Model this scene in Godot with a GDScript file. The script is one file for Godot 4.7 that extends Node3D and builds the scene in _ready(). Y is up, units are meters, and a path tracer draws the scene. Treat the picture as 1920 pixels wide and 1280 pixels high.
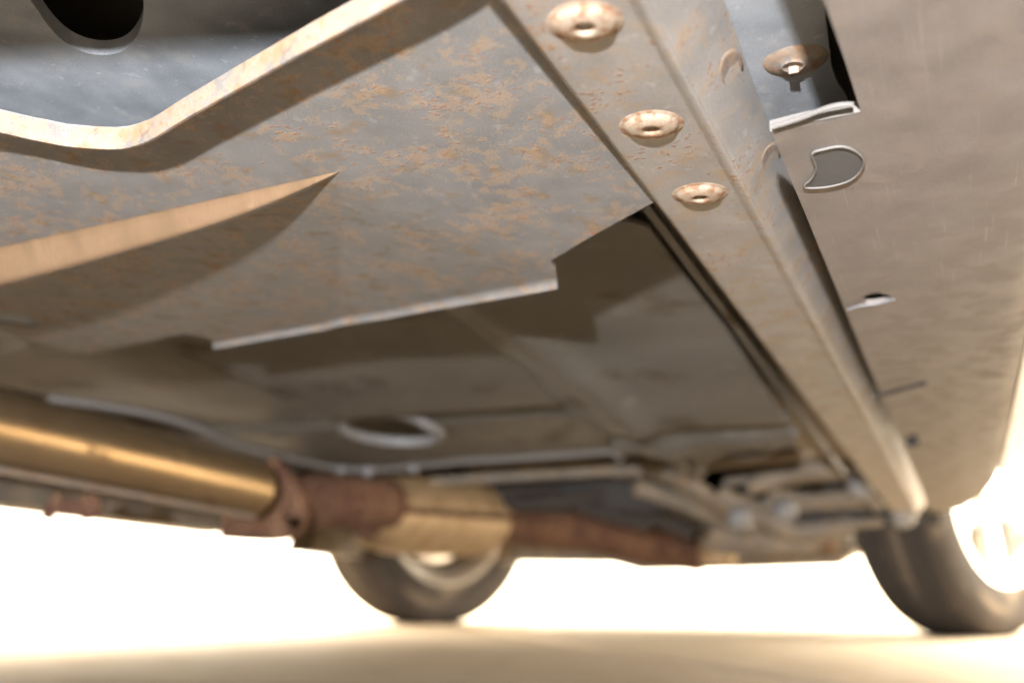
extends Node3D
# A step below a car's sill: the rail, the rusty plate, the pan, the exhaust and the two steered wheels beyond.

var rng := RandomNumberGenerator.new()
var M := {}
var used := {}

# ---------------------------------------------------------------- naming
func numbered(called: String) -> String:
	if not used.has(called):
		used[called] = 0
		return called
	used[called] += 1
	return "%s_%03d" % [called, used[called]]

func thing(called: String, label: String, category: String, at := Vector3.ZERO, group := "") -> Node3D:
	var o := Node3D.new()
	o.name = numbered(called)
	add_child(o, true)
	o.position = at
	o.set_meta("label", label)
	o.set_meta("category", category)
	if group:
		o.set_meta("group", group)
	return o

func part(called: String, mesh: Mesh, mat: Material, parent: Node, at := Transform3D(), label := "") -> MeshInstance3D:
	var o := MeshInstance3D.new()
	o.name = called
	var n := 0
	while parent.has_node(NodePath(o.name)):
		n += 1
		o.name = "%s_%03d" % [called, n]
	o.mesh = mesh
	o.material_override = mat
	parent.add_child(o, true)
	o.transform = at
	if label:
		o.set_meta("label", label)
	return o

# ---------------------------------------------------------------- mesh helpers
class MB:
	var v := PackedVector3Array()
	var n := PackedVector3Array()
	var u := PackedVector2Array()
	func tri(a: Vector3, b: Vector3, c: Vector3, na: Vector3, nb: Vector3, nc: Vector3, ua: Vector2, ub: Vector2, uc: Vector2) -> void:
		if (c - a).cross(b - a).dot(na + nb + nc) < 0.0:
			v.append_array([a, c, b]); n.append_array([na, nc, nb]); u.append_array([ua, uc, ub])
		else:
			v.append_array([a, b, c]); n.append_array([na, nb, nc]); u.append_array([ua, ub, uc])
	func quad(a: Vector3, b: Vector3, c: Vector3, d: Vector3, ns: Array, us: Array) -> void:
		tri(a, b, c, ns[0], ns[1], ns[2], us[0], us[1], us[2])
		tri(a, c, d, ns[0], ns[2], ns[3], us[0], us[2], us[3])
	func flat(a: Vector3, b: Vector3, c: Vector3, d: Vector3, out: Vector3, us: Array) -> void:
		quad(a, b, c, d, [out, out, out, out], us)
	func done() -> ArrayMesh:
		var arr := []
		arr.resize(Mesh.ARRAY_MAX)
		arr[Mesh.ARRAY_VERTEX] = v
		arr[Mesh.ARRAY_NORMAL] = n
		arr[Mesh.ARRAY_TEX_UV] = u
		var m := ArrayMesh.new()
		m.add_surface_from_arrays(Mesh.PRIMITIVE_TRIANGLES, arr)
		return m

# A pressed sheet: its outline in (x, distance along the car), its underside at the height h(x, l), its top `thick` above.
func sheet(outline: Array, holes: Array, h: Callable, thick: float, cell: float) -> ArrayMesh:
	var ring := PackedVector2Array(outline)
	if Geometry2D.is_polygon_clockwise(ring):
		ring.reverse()
	var cuts := []
	for k in holes:
		var q := PackedVector2Array(k)
		if Geometry2D.is_polygon_clockwise(q):
			q.reverse()
		cuts.append(q)
	var lo := ring[0]
	var hi := ring[0]
	for p in ring:
		lo = lo.min(p)
		hi = hi.max(p)
	var nx := int(ceil((hi.x - lo.x) / cell)) + 1
	var ny := int(ceil((hi.y - lo.y) / cell)) + 1
	lo -= Vector2(cell, cell) * 0.31
	var mb := MB.new()
	var touched := {}
	var rings := [ring] + cuts
	for q in rings:
		for i in q.size():
			var a: Vector2 = q[i]
			var b: Vector2 = q[(i + 1) % q.size()]
			var steps := int(ceil(a.distance_to(b) / (cell * 0.2))) + 1
			for s in steps + 1:
				var p := a.lerp(b, float(s) / steps)
				var g := Vector2i(int((p.x - lo.x) / cell), int((p.y - lo.y) / cell))
				touched[g] = true
	var W := nx + 1
	var hs := PackedFloat32Array()
	hs.resize(W * (ny + 1))
	for j in ny + 1:
		for i in W:
			hs[j * W + i] = h.call(lo.x + i * cell, lo.y + j * cell)
	var nrm := func(x: float, l: float) -> Vector3:
		var e := cell * 0.5
		var dx: float = (h.call(x + e, l) - h.call(x - e, l)) / (2.0 * e)
		var dl: float = (h.call(x, l + e) - h.call(x, l - e)) / (2.0 * e)
		return Vector3(dx, -1.0, -dl).normalized()
	var ns := PackedVector3Array()
	ns.resize(W * (ny + 1))
	for j in ny + 1:
		for i in W:
			var l0: float = hs[maxi(j - 1, 0) * W + i]
			var l1: float = hs[mini(j + 1, ny) * W + i]
			var x0: float = hs[j * W + maxi(i - 1, 0)]
			var x1: float = hs[j * W + mini(i + 1, W - 1)]
			ns[j * W + i] = Vector3((x1 - x0) / (2.0 * cell), -1.0, -(l1 - l0) / (2.0 * cell)).normalized()
	var up := Vector3(0, thick, 0)
	for j in ny:
		for i in nx:
			var x := lo.x + i * cell
			var l := lo.y + j * cell
			if touched.has(Vector2i(i, j)):
				var polys: Array = Geometry2D.intersect_polygons(PackedVector2Array([Vector2(x, l), Vector2(x + cell, l), Vector2(x + cell, l + cell), Vector2(x, l + cell)]), ring)
				for q in cuts:
					var left := []
					for p in polys:
						left.append_array(Geometry2D.clip_polygons(p, q))
					polys = left
				for p in polys:
					if p.size() < 3:
						continue
					var t := Geometry2D.triangulate_polygon(p)
					for k in range(0, t.size(), 3):
						var vs := []
						var nn := []
						for c in 3:
							var pt: Vector2 = p[t[k + c]]
							vs.append(Vector3(pt.x, h.call(pt.x, pt.y), -pt.y))
							nn.append(nrm.call(pt.x, pt.y))
						mb.tri(vs[0], vs[1], vs[2], nn[0], nn[1], nn[2], p[t[k]], p[t[k + 1]], p[t[k + 2]])
						mb.tri(vs[0] + up, vs[1] + up, vs[2] + up, -nn[0], -nn[1], -nn[2], p[t[k]], p[t[k + 1]], p[t[k + 2]])
			else:
				var mid := Vector2(x + cell * 0.5, l + cell * 0.5)
				if not Geometry2D.is_point_in_polygon(mid, ring):
					continue
				var skip := false
				for q in cuts:
					if Geometry2D.is_point_in_polygon(mid, q):
						skip = true
				if skip:
					continue
				var k0 := j * W + i
				var k1 := k0 + 1
				var k2 := k0 + W + 1
				var k3 := k0 + W
				var a := Vector3(x, hs[k0], -l)
				var b := Vector3(x + cell, hs[k1], -l)
				var c := Vector3(x + cell, hs[k2], -l - cell)
				var d := Vector3(x, hs[k3], -l - cell)
				var us := [Vector2(x, l), Vector2(x + cell, l), Vector2(x + cell, l + cell), Vector2(x, l + cell)]
				mb.quad(a, b, c, d, [ns[k0], ns[k1], ns[k2], ns[k3]], us)
				mb.quad(a + up, b + up, c + up, d + up, [-ns[k0], -ns[k1], -ns[k2], -ns[k3]], us)
	for r in rings.size():
		var q: PackedVector2Array = rings[r]
		for i in q.size():
			var a: Vector2 = q[i]
			var b: Vector2 = q[(i + 1) % q.size()]
			var dir := (b - a).normalized()
			var out := Vector3(dir.y, 0, dir.x) * (1.0 if r == 0 else -1.0)
			var steps := maxi(1, int(ceil(a.distance_to(b) / cell)))
			for s in steps:
				var p0 := a.lerp(b, float(s) / steps)
				var p1 := a.lerp(b, float(s + 1) / steps)
				var v0 := Vector3(p0.x, h.call(p0.x, p0.y), -p0.y)
				var v1 := Vector3(p1.x, h.call(p1.x, p1.y), -p1.y)
				mb.flat(v0, v1, v1 + up, v0 + up, out, [p0, p1, p1 + Vector2(0, thick), p0 + Vector2(0, thick)])
	return mb.done()

# A round body: profile of (radius, height along +y), turned about y. Smooth unless two points coincide.
func lathe(profile: Array, sides := 32, across := false) -> ArrayMesh:
	var mb := MB.new()
	var length := 0.0
	var pn := []
	for i in profile.size():
		var a: Vector2 = profile[maxi(i - 1, 0)]
		var b: Vector2 = profile[mini(i + 1, profile.size() - 1)]
		var d := (b - a).normalized()
		pn.append(Vector2(d.y, -d.x))
	for i in profile.size() - 1:
		var a: Vector2 = profile[i]
		var b: Vector2 = profile[i + 1]
		var seg := a.distance_to(b)
		for s in sides:
			var t0 := TAU * s / sides
			var t1 := TAU * (s + 1) / sides
			var c0 := Vector3(cos(t0), 0, sin(t0))
			var c1 := Vector3(cos(t1), 0, sin(t1))
			var us := [Vector2(t0 * 0.05, length), Vector2(t1 * 0.05, length), Vector2(t1 * 0.05, length + seg), Vector2(t0 * 0.05, length + seg)]
			if across:
				us = [Vector2(c0.x, c0.z) * a.x, Vector2(c1.x, c1.z) * a.x, Vector2(c1.x, c1.z) * b.x, Vector2(c0.x, c0.z) * b.x]
			var f := func(c: Vector3, k: int) -> Vector3: return (c * pn[k].x + Vector3.UP * pn[k].y).normalized()
			mb.quad(c0 * a.x + Vector3.UP * a.y, c1 * a.x + Vector3.UP * a.y, c1 * b.x + Vector3.UP * b.y, c0 * b.x + Vector3.UP * b.y, [f.call(c0, i), f.call(c1, i), f.call(c1, i + 1), f.call(c0, i + 1)], us)
		length += seg
	return mb.done()

# A section (closed ring in the plane across the path) swept along points; `up` keeps it from rolling. scale per point optional.
func sweep(path: Array, section: Array, up := Vector3.UP, smooth := true, closed := false, scales: Array = []) -> ArrayMesh:
	var mb := MB.new()
	var n := path.size()
	var rings := []
	for i in n:
		var a: Vector3 = path[(i - 1 + n) % n] if closed else path[maxi(i - 1, 0)]
		var b: Vector3 = path[(i + 1) % n] if closed else path[mini(i + 1, n - 1)]
		var d := (b - a).normalized()
		var side := d.cross(up).normalized()
		var top := side.cross(d).normalized()
		var k: float = scales[i] if scales.size() > i else 1.0
		var row := []
		for p in section:
			row.append(path[i] + side * p.x * k + top * p.y * k)
		rings.append(row)
	var m := section.size()
	var far := 0.0
	for i in (n if closed else n - 1):
		var j := (i + 1) % n
		var step: float = path[i].distance_to(path[j])
		var round_ := 0.0
		for s in m:
			var e := (s + 1) % m
			var a: Vector3 = rings[i][s]
			var b: Vector3 = rings[i][e]
			var c: Vector3 = rings[j][e]
			var d: Vector3 = rings[j][s]
			var w := a.distance_to(b)
			var us := [Vector2(round_, far), Vector2(round_ + w, far), Vector2(round_ + w, far + step), Vector2(round_, far + step)]
			if smooth:
				mb.quad(a, b, c, d, [(a - path[i]).normalized(), (b - path[i]).normalized(), (c - path[j]).normalized(), (d - path[j]).normalized()], us)
			else:
				var out := (b - a).cross(d - a).normalized()
				if out.dot((a + c) * 0.5 - (path[i] + path[j]) * 0.5) < 0.0:
					out = -out
				mb.flat(a, b, c, d, out, us)
			round_ += w
		far += step
	if not closed:
		for end in [0, n - 1]:
			var out: Vector3 = (path[end] - path[1 if end == 0 else n - 2]).normalized()
			var t := Geometry2D.triangulate_polygon(PackedVector2Array(section))
			for k in range(0, t.size(), 3):
				mb.tri(rings[end][t[k]], rings[end][t[k + 1]], rings[end][t[k + 2]], out, out, out, section[t[k]], section[t[k + 1]], section[t[k + 2]])
	return mb.done()

func circle(r: float, sides := 14, flat := 1.0) -> Array:
	var out := []
	for i in sides:
		out.append(Vector2(cos(TAU * i / sides) * r, sin(TAU * i / sides) * r * flat))
	return out

func smooth_path(points: Array, per := 6) -> Array:
	var out := []
	for i in points.size() - 1:
		var a: Vector3 = points[i]
		var b: Vector3 = points[i + 1]
		var p: Vector3 = points[maxi(i - 1, 0)]
		var q: Vector3 = points[mini(i + 2, points.size() - 1)]
		for k in per:
			out.append(a.cubic_interpolate(b, p, q, float(k) / per))
	out.append(points[-1])
	return out

func smooth_ring(points: Array, per := 4) -> Array:
	var out := []
	var n := points.size()
	for i in n:
		for k in per:
			out.append(points[i].cubic_interpolate(points[(i + 1) % n], points[(i - 1 + n) % n], points[(i + 2) % n], float(k) / per))
	return out

func tube(points: Array, r: float, per := 6) -> ArrayMesh:
	return sweep(smooth_path(points, per), circle(r))

# A box with bevelled long edges between two points.
func bar(a: Vector3, b: Vector3, w: float, hgt: float, bevel := 0.003) -> ArrayMesh:
	var x := w * 0.5
	var y := hgt * 0.5
	return sweep([a, b], [Vector2(-x + bevel, -y), Vector2(x - bevel, -y), Vector2(x, -y + bevel), Vector2(x, y - bevel), Vector2(x - bevel, y), Vector2(-x + bevel, y), Vector2(-x, y - bevel), Vector2(-x, -y + bevel)], Vector3.UP, false)

# A solid cut from an outline in the (l, y) plane, from x0 to x1.
func slab_x(outline: Array, x0: float, x1: float) -> ArrayMesh:
	var mb := MB.new()
	var ring := PackedVector2Array(outline)
	if Geometry2D.is_polygon_clockwise(ring):
		ring.reverse()
	var t := Geometry2D.triangulate_polygon(ring)
	for x in [x0, x1]:
		var out := Vector3(signf(x - (x0 + x1) * 0.5), 0, 0)
		for k in range(0, t.size(), 3):
			var p := [ring[t[k]], ring[t[k + 1]], ring[t[k + 2]]]
			mb.tri(Vector3(x, p[0].y, -p[0].x), Vector3(x, p[1].y, -p[1].x), Vector3(x, p[2].y, -p[2].x), out, out, out, p[0], p[1], p[2])
	for i in ring.size():
		var a := ring[i]
		var b := ring[(i + 1) % ring.size()]
		var d := (b - a).normalized()
		mb.flat(Vector3(x0, a.y, -a.x), Vector3(x0, b.y, -b.x), Vector3(x1, b.y, -b.x), Vector3(x1, a.y, -a.x), Vector3(0, -d.x, -d.y), [a, b, b + Vector2(0.3, 0), a + Vector2(0.3, 0)])
	return mb.done()

func axis_down(at: Vector3, tilt := Vector3(0, -1, 0)) -> Transform3D:   # +y of a lathe turned to point along `tilt`
	var y := tilt.normalized()
	var x := Vector3.RIGHT
	var z := x.cross(y).normalized()
	x = y.cross(z).normalized()
	return Transform3D(Basis(x, y, z), at)

# ---------------------------------------------------------------- materials
func noise(size: int, freq: float, seed_: int, octaves := 4, kind := FastNoiseLite.TYPE_SIMPLEX_SMOOTH) -> PackedByteArray:
	var f := FastNoiseLite.new()
	f.noise_type = kind
	f.seed = seed_
	f.frequency = freq
	f.fractal_octaves = octaves
	var im := f.get_seamless_image(size, size, false, false, 0.12, true)
	im.convert(Image.FORMAT_L8)
	return im.get_data()

func ss(a: float, b: float, x: float) -> float:
	var t := clampf((x - a) / (b - a), 0.0, 1.0)
	return t * t * (3.0 - 2.0 * t)

# Old painted or galvanised sheet steel: a cloudy base, dried mud, freckles of rust that stand a little proud, pale scuffs.
# All colours are linear base colours.
func steel(called: String, base: Color, base2: Color, mud: Color, mud_from: float, rust_from: float, metres: float, seed_: int, rough := 0.5, metal := 0.0, size := 512, streak := 0.0, spots_f := 0.045, soft := 0.05, spot := 1.0) -> StandardMaterial3D:
	var cloud := noise(size, 0.006, seed_, 5)
	var fine := noise(size, 0.16, seed_ + 1, 3)
	var dirt := noise(size, 0.009, seed_ + 2, 5)
	var spots := noise(size, spots_f, seed_ + 3, 4)
	var herd := noise(size, 0.005, seed_ + 4, 4)
	var scuff := noise(size, 0.02, seed_ + 5, 4)
	var rgb := PackedByteArray()
	rgb.resize(size * size * 3)
	var hgt := PackedByteArray()
	hgt.resize(size * size)
	var rgh := PackedByteArray()
	rgh.resize(size * size)
	var freck := PackedByteArray()
	freck.resize(size * size)
	var rg := RandomNumberGenerator.new()
	rg.seed = seed_
	if rust_from < 0.8:
		var tries := int(9000 * (0.8 - rust_from) / 0.15 * size * size / 1048576.0)
		for n in tries:
			var cx := rg.randi() % size
			var cy := rg.randi() % size
			var hh := herd[cy * size + cx] / 255.0 * 0.6 + cloud[cy * size + cx] / 255.0 * 0.4
			if rg.randf() > ss(0.46, 0.72, hh):
				continue
			var rad := 0.8 + 3.6 * pow(rg.randf(), 3.0) * spot
			var p1 := rg.randf() * TAU
			var e1 := rg.randf_range(0.2, 0.5)
			var strong := rg.randf_range(0.35, 1.0)
			var m := int(ceil(rad * 1.6))
			for dy in range(-m, m + 1):
				for dx in range(-m, m + 1):
					var ang := atan2(dy, dx)
					var rr := rad * (1.0 + e1 * sin(ang * 2.0 + p1) + 0.25 * sin(ang * 5.0 + p1 * 3.0))
					var a := clampf(rr - sqrt(dx * dx + dy * dy) + 0.7, 0.0, 1.0) * strong
					if a > 0.0:
						var at := posmod(cy + dy, size) * size + posmod(cx + dx, size)
						freck[at] = maxi(freck[at], int(a * 255.0))
	var rust_a := Color(0.30, 0.13, 0.05)
	var rust_b := Color(0.20, 0.10, 0.05)
	var pale := (base2 * 1.45).lerp(Color(0.4, 0.39, 0.37), 0.12)
	var lut := PackedByteArray()
	lut.resize(4096)
	for i in 4096:
		lut[i] = clampi(int(round(255.0 * Color(i / 4095.0, 0, 0).linear_to_srgb().r)), 0, 255)
	for i in size * size:
		var y := i / size
		var x := i % size
		var f := fine[i] / 255.0
		var c := base.lerp(base2, cloud[i] / 255.0)
		c = c * (0.82 + 0.36 * f)
		var sc := scuff[i if streak <= 0.0 else (int(y * streak) % size) * size + (x * 5) % size] / 255.0
		var p := ss(0.74, 0.9, sc) * 0.35
		c = c.lerp(pale, p)
		var d := ss(mud_from, mud_from + 0.3, dirt[i] / 255.0 + (f - 0.5) * 0.25)
		c = c.lerp(mud, d * 0.8)
		var r := spots[i] / 255.0 * 0.58 + herd[i] / 255.0 * 0.42 + (f - 0.5) * 0.30
		var k := maxf(freck[i] / 255.0, ss(rust_from + 0.03, rust_from + 0.03 + soft, r) * 0.28)
		c = c.lerp(rust_b.lerp(rust_a, f), k * 0.75)
		var ring := ss(rust_from - 0.07, rust_from + 0.02, r) * (1.0 - k)
		c = c.lerp(Color(0.30, 0.20, 0.11), ring * 0.35)
		rgb[i * 3] = lut[clampi(int(c.r * 4095.0), 0, 4095)]
		rgb[i * 3 + 1] = lut[clampi(int(c.g * 4095.0), 0, 4095)]
		rgb[i * 3 + 2] = lut[clampi(int(c.b * 4095.0), 0, 4095)]
		hgt[i] = clampi(int(60.0 + 110.0 * k + 40.0 * f + 30.0 * d), 0, 255)
		rgh[i] = clampi(int(255.0 * clampf(rough * (0.85 + 0.3 * f) + 0.35 * k + 0.25 * d, 0.05, 1.0)), 0, 255)
	var m := StandardMaterial3D.new()
	m.resource_name = called
	m.albedo_texture = ImageTexture.create_from_image(Image.create_from_data(size, size, false, Image.FORMAT_RGB8, rgb))
	m.heightmap_enabled = true
	m.heightmap_texture = ImageTexture.create_from_image(Image.create_from_data(size, size, false, Image.FORMAT_L8, hgt))
	m.heightmap_scale = 0.022
	m.roughness = 1.0
	m.roughness_texture = ImageTexture.create_from_image(Image.create_from_data(size, size, false, Image.FORMAT_L8, rgh))
	m.roughness_texture_channel = BaseMaterial3D.TEXTURE_CHANNEL_RED
	m.metallic = metal
	m.metallic_specular = 0.28 if metal < 0.1 else 0.5
	m.uv1_scale = Vector3(1.0 / metres, 1.0 / metres, 1.0)
	return m

func plain(called: String, c: Color, rough := 0.6, metal := 0.0) -> StandardMaterial3D:
	var m := StandardMaterial3D.new()
	m.resource_name = called
	m.albedo_color = c.linear_to_srgb()
	m.roughness = rough
	m.metallic = metal
	m.metallic_specular = 0.5 if rough < 0.5 else 0.2
	return m

func triplanar(m: StandardMaterial3D, metres: float) -> StandardMaterial3D:
	var c: StandardMaterial3D = m.duplicate()
	c.heightmap_enabled = false
	c.uv1_triplanar = true
	c.uv1_scale = Vector3.ONE / metres
	return c

func materials() -> void:
	M.plate = steel("galvanised plate", Color(0.122, 0.118, 0.112), Color(0.168, 0.16, 0.15), Color(0.16, 0.115, 0.07), 0.60, 0.62, 0.24, 11, 0.5, 0.0, 1024, 0.0, 0.02, 0.2)
	M.rail = steel("painted rail", Color(0.19, 0.18, 0.168), Color(0.27, 0.25, 0.23), Color(0.275, 0.225, 0.175), 0.50, 0.68, 0.26, 31, 0.5, 0.0, 1024, 0.0, 0.02, 0.2)
	M.cavity = steel("blue grey primer", Color(0.135, 0.145, 0.155), Color(0.215, 0.225, 0.235), Color(0.22, 0.22, 0.215), 0.62, 0.90, 0.20, 51, 0.5, 0.0, 1024)
	M.lip = steel("bare worn edge", Color(0.115, 0.1, 0.09), Color(0.17, 0.15, 0.13), Color(0.12, 0.065, 0.035), 0.5, 0.46, 0.10, 71, 0.55, 0.0, 512, 0.0, 0.03, 0.16)
	M.skirt = steel("dusty skirt", Color(0.135, 0.118, 0.106), Color(0.19, 0.168, 0.15), Color(0.195, 0.165, 0.138), 0.5, 0.85, 0.26, 91, 0.45, 0.0, 1024, 0.12)
	M.pan = steel("dirty pan", Color(0.072, 0.065, 0.054), Color(0.108, 0.098, 0.083), Color(0.066, 0.049, 0.032), 0.62, 0.85, 0.7, 111, 0.55)
	M.pan_rim = plain("scuffed rim", Color(0.13, 0.12, 0.108), 0.6)
	M.rust = steel("rusty iron", Color(0.058, 0.028, 0.019), Color(0.1, 0.046, 0.03), Color(0.115, 0.06, 0.036), 0.5, 0.60, 0.25, 131, 0.75)
	M.boss = steel("rusty boss", Color(0.23, 0.175, 0.125), Color(0.30, 0.245, 0.185), Color(0.17, 0.075, 0.035), 0.44, 0.60, 0.035, 151, 0.65, 0.0, 512)
	M.mud = steel("dried mud", Color(0.105, 0.062, 0.033), Color(0.135, 0.085, 0.047), Color(0.095, 0.06, 0.032), 0.5, 0.9, 0.2, 141, 0.9)
	M.tan = steel("baked heat shield", Color(0.34, 0.235, 0.125), Color(0.42, 0.305, 0.175), Color(0.30, 0.20, 0.10), 0.55, 0.80, 0.3, 171, 0.5, 0.35)
	M.muffler = steel("golden stainless", Color(0.35, 0.245, 0.135), Color(0.41, 0.3, 0.175), Color(0.22, 0.14, 0.075), 0.66, 0.82, 0.4, 191, 0.32, 0.85)
	M.dust = steel("dusty steel", Color(0.119, 0.098, 0.075), Color(0.178, 0.149, 0.115), Color(0.204, 0.157, 0.106), 0.45, 0.80, 0.3, 211, 0.6)
	M.concrete = steel("concrete", Color(0.46, 0.37, 0.265), Color(0.505, 0.412, 0.302), Color(0.45, 0.35, 0.245), 0.55, 0.95, 1.2, 231, 0.85, 0.0, 1024)
	M.tyre = steel("dusty rubber", Color(0.02, 0.017, 0.015), Color(0.03, 0.025, 0.021), Color(0.06, 0.047, 0.036), 0.55, 0.97, 0.3, 251, 0.8)
	M.concrete.heightmap_scale = 0.1
	M.tyre = steel("dusty rubber", Color(0.035, 0.031, 0.028), Color(0.055, 0.047, 0.04), Color(0.15, 0.12, 0.09), 0.55, 0.95, 0.3, 251, 0.8, 0.0, 512)
	M.tyre.metallic_specular = 0.15
	M.dark = plain("dark underseal", Color(0.05, 0.045, 0.04), 0.9)
	M.alloy = plain("alloy", Color(0.78, 0.77, 0.76), 0.28, 0.9)
	M.paint = plain("pale car paint", Color(0.72, 0.70, 0.66), 0.25)
	M.paint.clearcoat_enabled = true
	M.zinc = plain("zinc bolt", Color(0.19, 0.185, 0.18), 0.55, 0.2)
	M.wall = triplanar(steel("rendered wall", Color(0.60, 0.57, 0.52), Color(0.70, 0.67, 0.62), Color(0.55, 0.5, 0.43), 0.6, 0.95, 1.0, 271, 0.9), 1.2)
	M.soil = triplanar(steel("dry ground", Color(0.34, 0.29, 0.22), Color(0.44, 0.38, 0.30), Color(0.3, 0.26, 0.18), 0.5, 0.95, 1.0, 291, 0.95), 2.5)
	M.hose = plain("dusty black hose", Color(0.045, 0.036, 0.03), 0.7)
	M.rim_dull = plain("dull rim", Color(0.30, 0.27, 0.24), 0.4, 0.7)
	M.tab = plain("grey tab", Color(0.085, 0.083, 0.08), 0.5)
	M.boards = plain("brown boards", Color(0.26, 0.19, 0.125), 0.8)
	M.glow = plain("lit lens", Color(0.9, 0.9, 0.9), 0.4)
	M.glow.emission_enabled = true
	M.glow.emission = Color(1.0, 0.97, 0.92)
	M.glow.emission_energy_multiplier = 2.0
	M.black = plain("black plastic", Color(0.03, 0.03, 0.03), 0.5)

# ---------------------------------------------------------------- the pressed shapes
const APEX := Vector2(-0.2521, 0.3981)      # where the bulge of the plate runs out
const CREASE_N := Vector2(-0.9302, 0.3671)
const RIDGE_N := Vector2(0.0863, 0.9963)
const RIDGE_U := Vector2(-0.9963, 0.0863)
var lip_a: Vector2
var lip_n: Vector2
var lip: Array = []
var lip_side := 1.0

func plate_h(x: float, l: float) -> float:
	var y := 0.3397 - 0.089 * l
	var p := Vector2(x, l) - APEX
	var m := minf(p.dot(CREASE_N), p.dot(RIDGE_N))
	if m > 0.0:
		y += 0.11 * m * m / (m + 0.02)
	var here := Vector2(x, l)
	var e := 1.0
	if (here - lip_a).dot(lip_n) < 0.05:
		for k in lip.size() - 1:
			var d := here.distance_to(Geometry2D.get_closest_point_to_segment(here, lip[k], lip[k + 1]))
			if d < absf(e):
				e = d * signf((here - lip[k]).dot(Vector2(lip[k + 1].y - lip[k].y, lip[k].x - lip[k + 1].x)) * lip_side)
	if e < 0.0075:
		var q := clampf(1.0 - e / 0.0075, 0.0, 1.5)
		y -= 0.0036 * q * q
	return y

func rail_y(l: float) -> float:
	return 0.311 - 0.0367 * l

func line_d(p: Vector2, a: Vector2, b: Vector2) -> float:   # signed distance right of the line a -> b
	var d := (b - a).normalized()
	return (p - a).dot(Vector2(d.y, -d.x))

func pan_h(x: float, l: float) -> float:
	var y := 0.411 - 0.075 * l
	var p := Vector2(x, l)
	y -= 0.016 * ss(-0.010, 0.010, line_d(p, Vector2(-0.3666, 0.8397), Vector2(-0.3853, 1.2428))) * (1.0 - ss(0.0, 0.03, l - 1.2428))
	y -= 0.07 * maxf(0.0, l - 0.85) * ss(-0.010, 0.010, line_d(p, Vector2(-0.3666, 0.8397), Vector2(-0.3853, 1.2428))) * (1.0 - 0.6 * ss(0.0, 0.06, l - 1.2428))
	var c := line_d(p, Vector2(-0.3167, 0.9413), Vector2(-0.311, 1.3775))
	y -= 0.010 * exp(-c * c / 0.0004)
	var g := line_d(p, Vector2(-0.6909, 0.8462), Vector2(-0.7185, 1.1059))
	y -= 0.018 * ss(-0.014, 0.014, g) * (1.0 - ss(0.0, 0.03, l - 1.1059))
	y -= 0.008 * ss(0.0, 0.04, l - 1.1714)
	return y

func _ready() -> void:
	rng.seed = 7
	# ---- camera, sky, sun, exposure
	var cam := Camera3D.new()
	cam.name = "camera"
	add_child(cam)
	var lens := CameraAttributesPhysical.new()
	lens.frustum_focal_length = 37.5
	lens.exposure_aperture = 5.2
	lens.frustum_focus_distance = 0.46
	lens.frustum_near = 0.02
	lens.frustum_far = 600.0
	cam.attributes = lens
	cam.fov = 35.4893
	cam.near = 0.02
	cam.far = 600.0
	cam.position = Vector3(0, 0.12, 0)
	cam.rotation_degrees = Vector3(12.544, 22.7, 0)
	var env := Environment.new()
	env.background_mode = Environment.BG_SKY
	var sky_mat := ProceduralSkyMaterial.new()
	sky_mat.sky_top_color = Color(0.84, 0.82, 0.77)
	sky_mat.sky_horizon_color = Color(1.0, 0.92, 0.79)
	sky_mat.ground_bottom_color = Color(0.45, 0.41, 0.35)
	sky_mat.ground_horizon_color = Color(0.6, 0.57, 0.5)
	sky_mat.sky_energy_multiplier = 2.2
	env.sky = Sky.new()
	env.sky.sky_material = sky_mat
	env.tonemap_mode = Environment.TONE_MAPPER_LINEAR
	env.tonemap_exposure = 5.4
	env.sdfgi_enabled = true
	env.ssao_enabled = true
	env.ssil_enabled = true
	var we := WorldEnvironment.new()
	we.name = "surroundings"
	we.environment = env
	add_child(we)
	var sun := DirectionalLight3D.new()
	sun.name = "sun"
	sun.light_energy = 0.7
	sun.light_color = Color(1.0, 0.90, 0.75)
	sun.light_angular_distance = 0.5
	sun.shadow_enabled = true
	add_child(sun)
	sun.look_at_from_position(Vector3(-2.0, 2.4, 0.35), Vector3.ZERO)

	materials()
	setting()
	lamp()
	var car := thing("car", "underside of a pale car seen from the ground, rusty plate and rail close by", "car")
	body(car)
	rail(car)
	plate(car)
	inner_panel(car)
	skirt(car)
	pan(car)
	exhaust(car)
	suspension(car)
	wheels(car)

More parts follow.
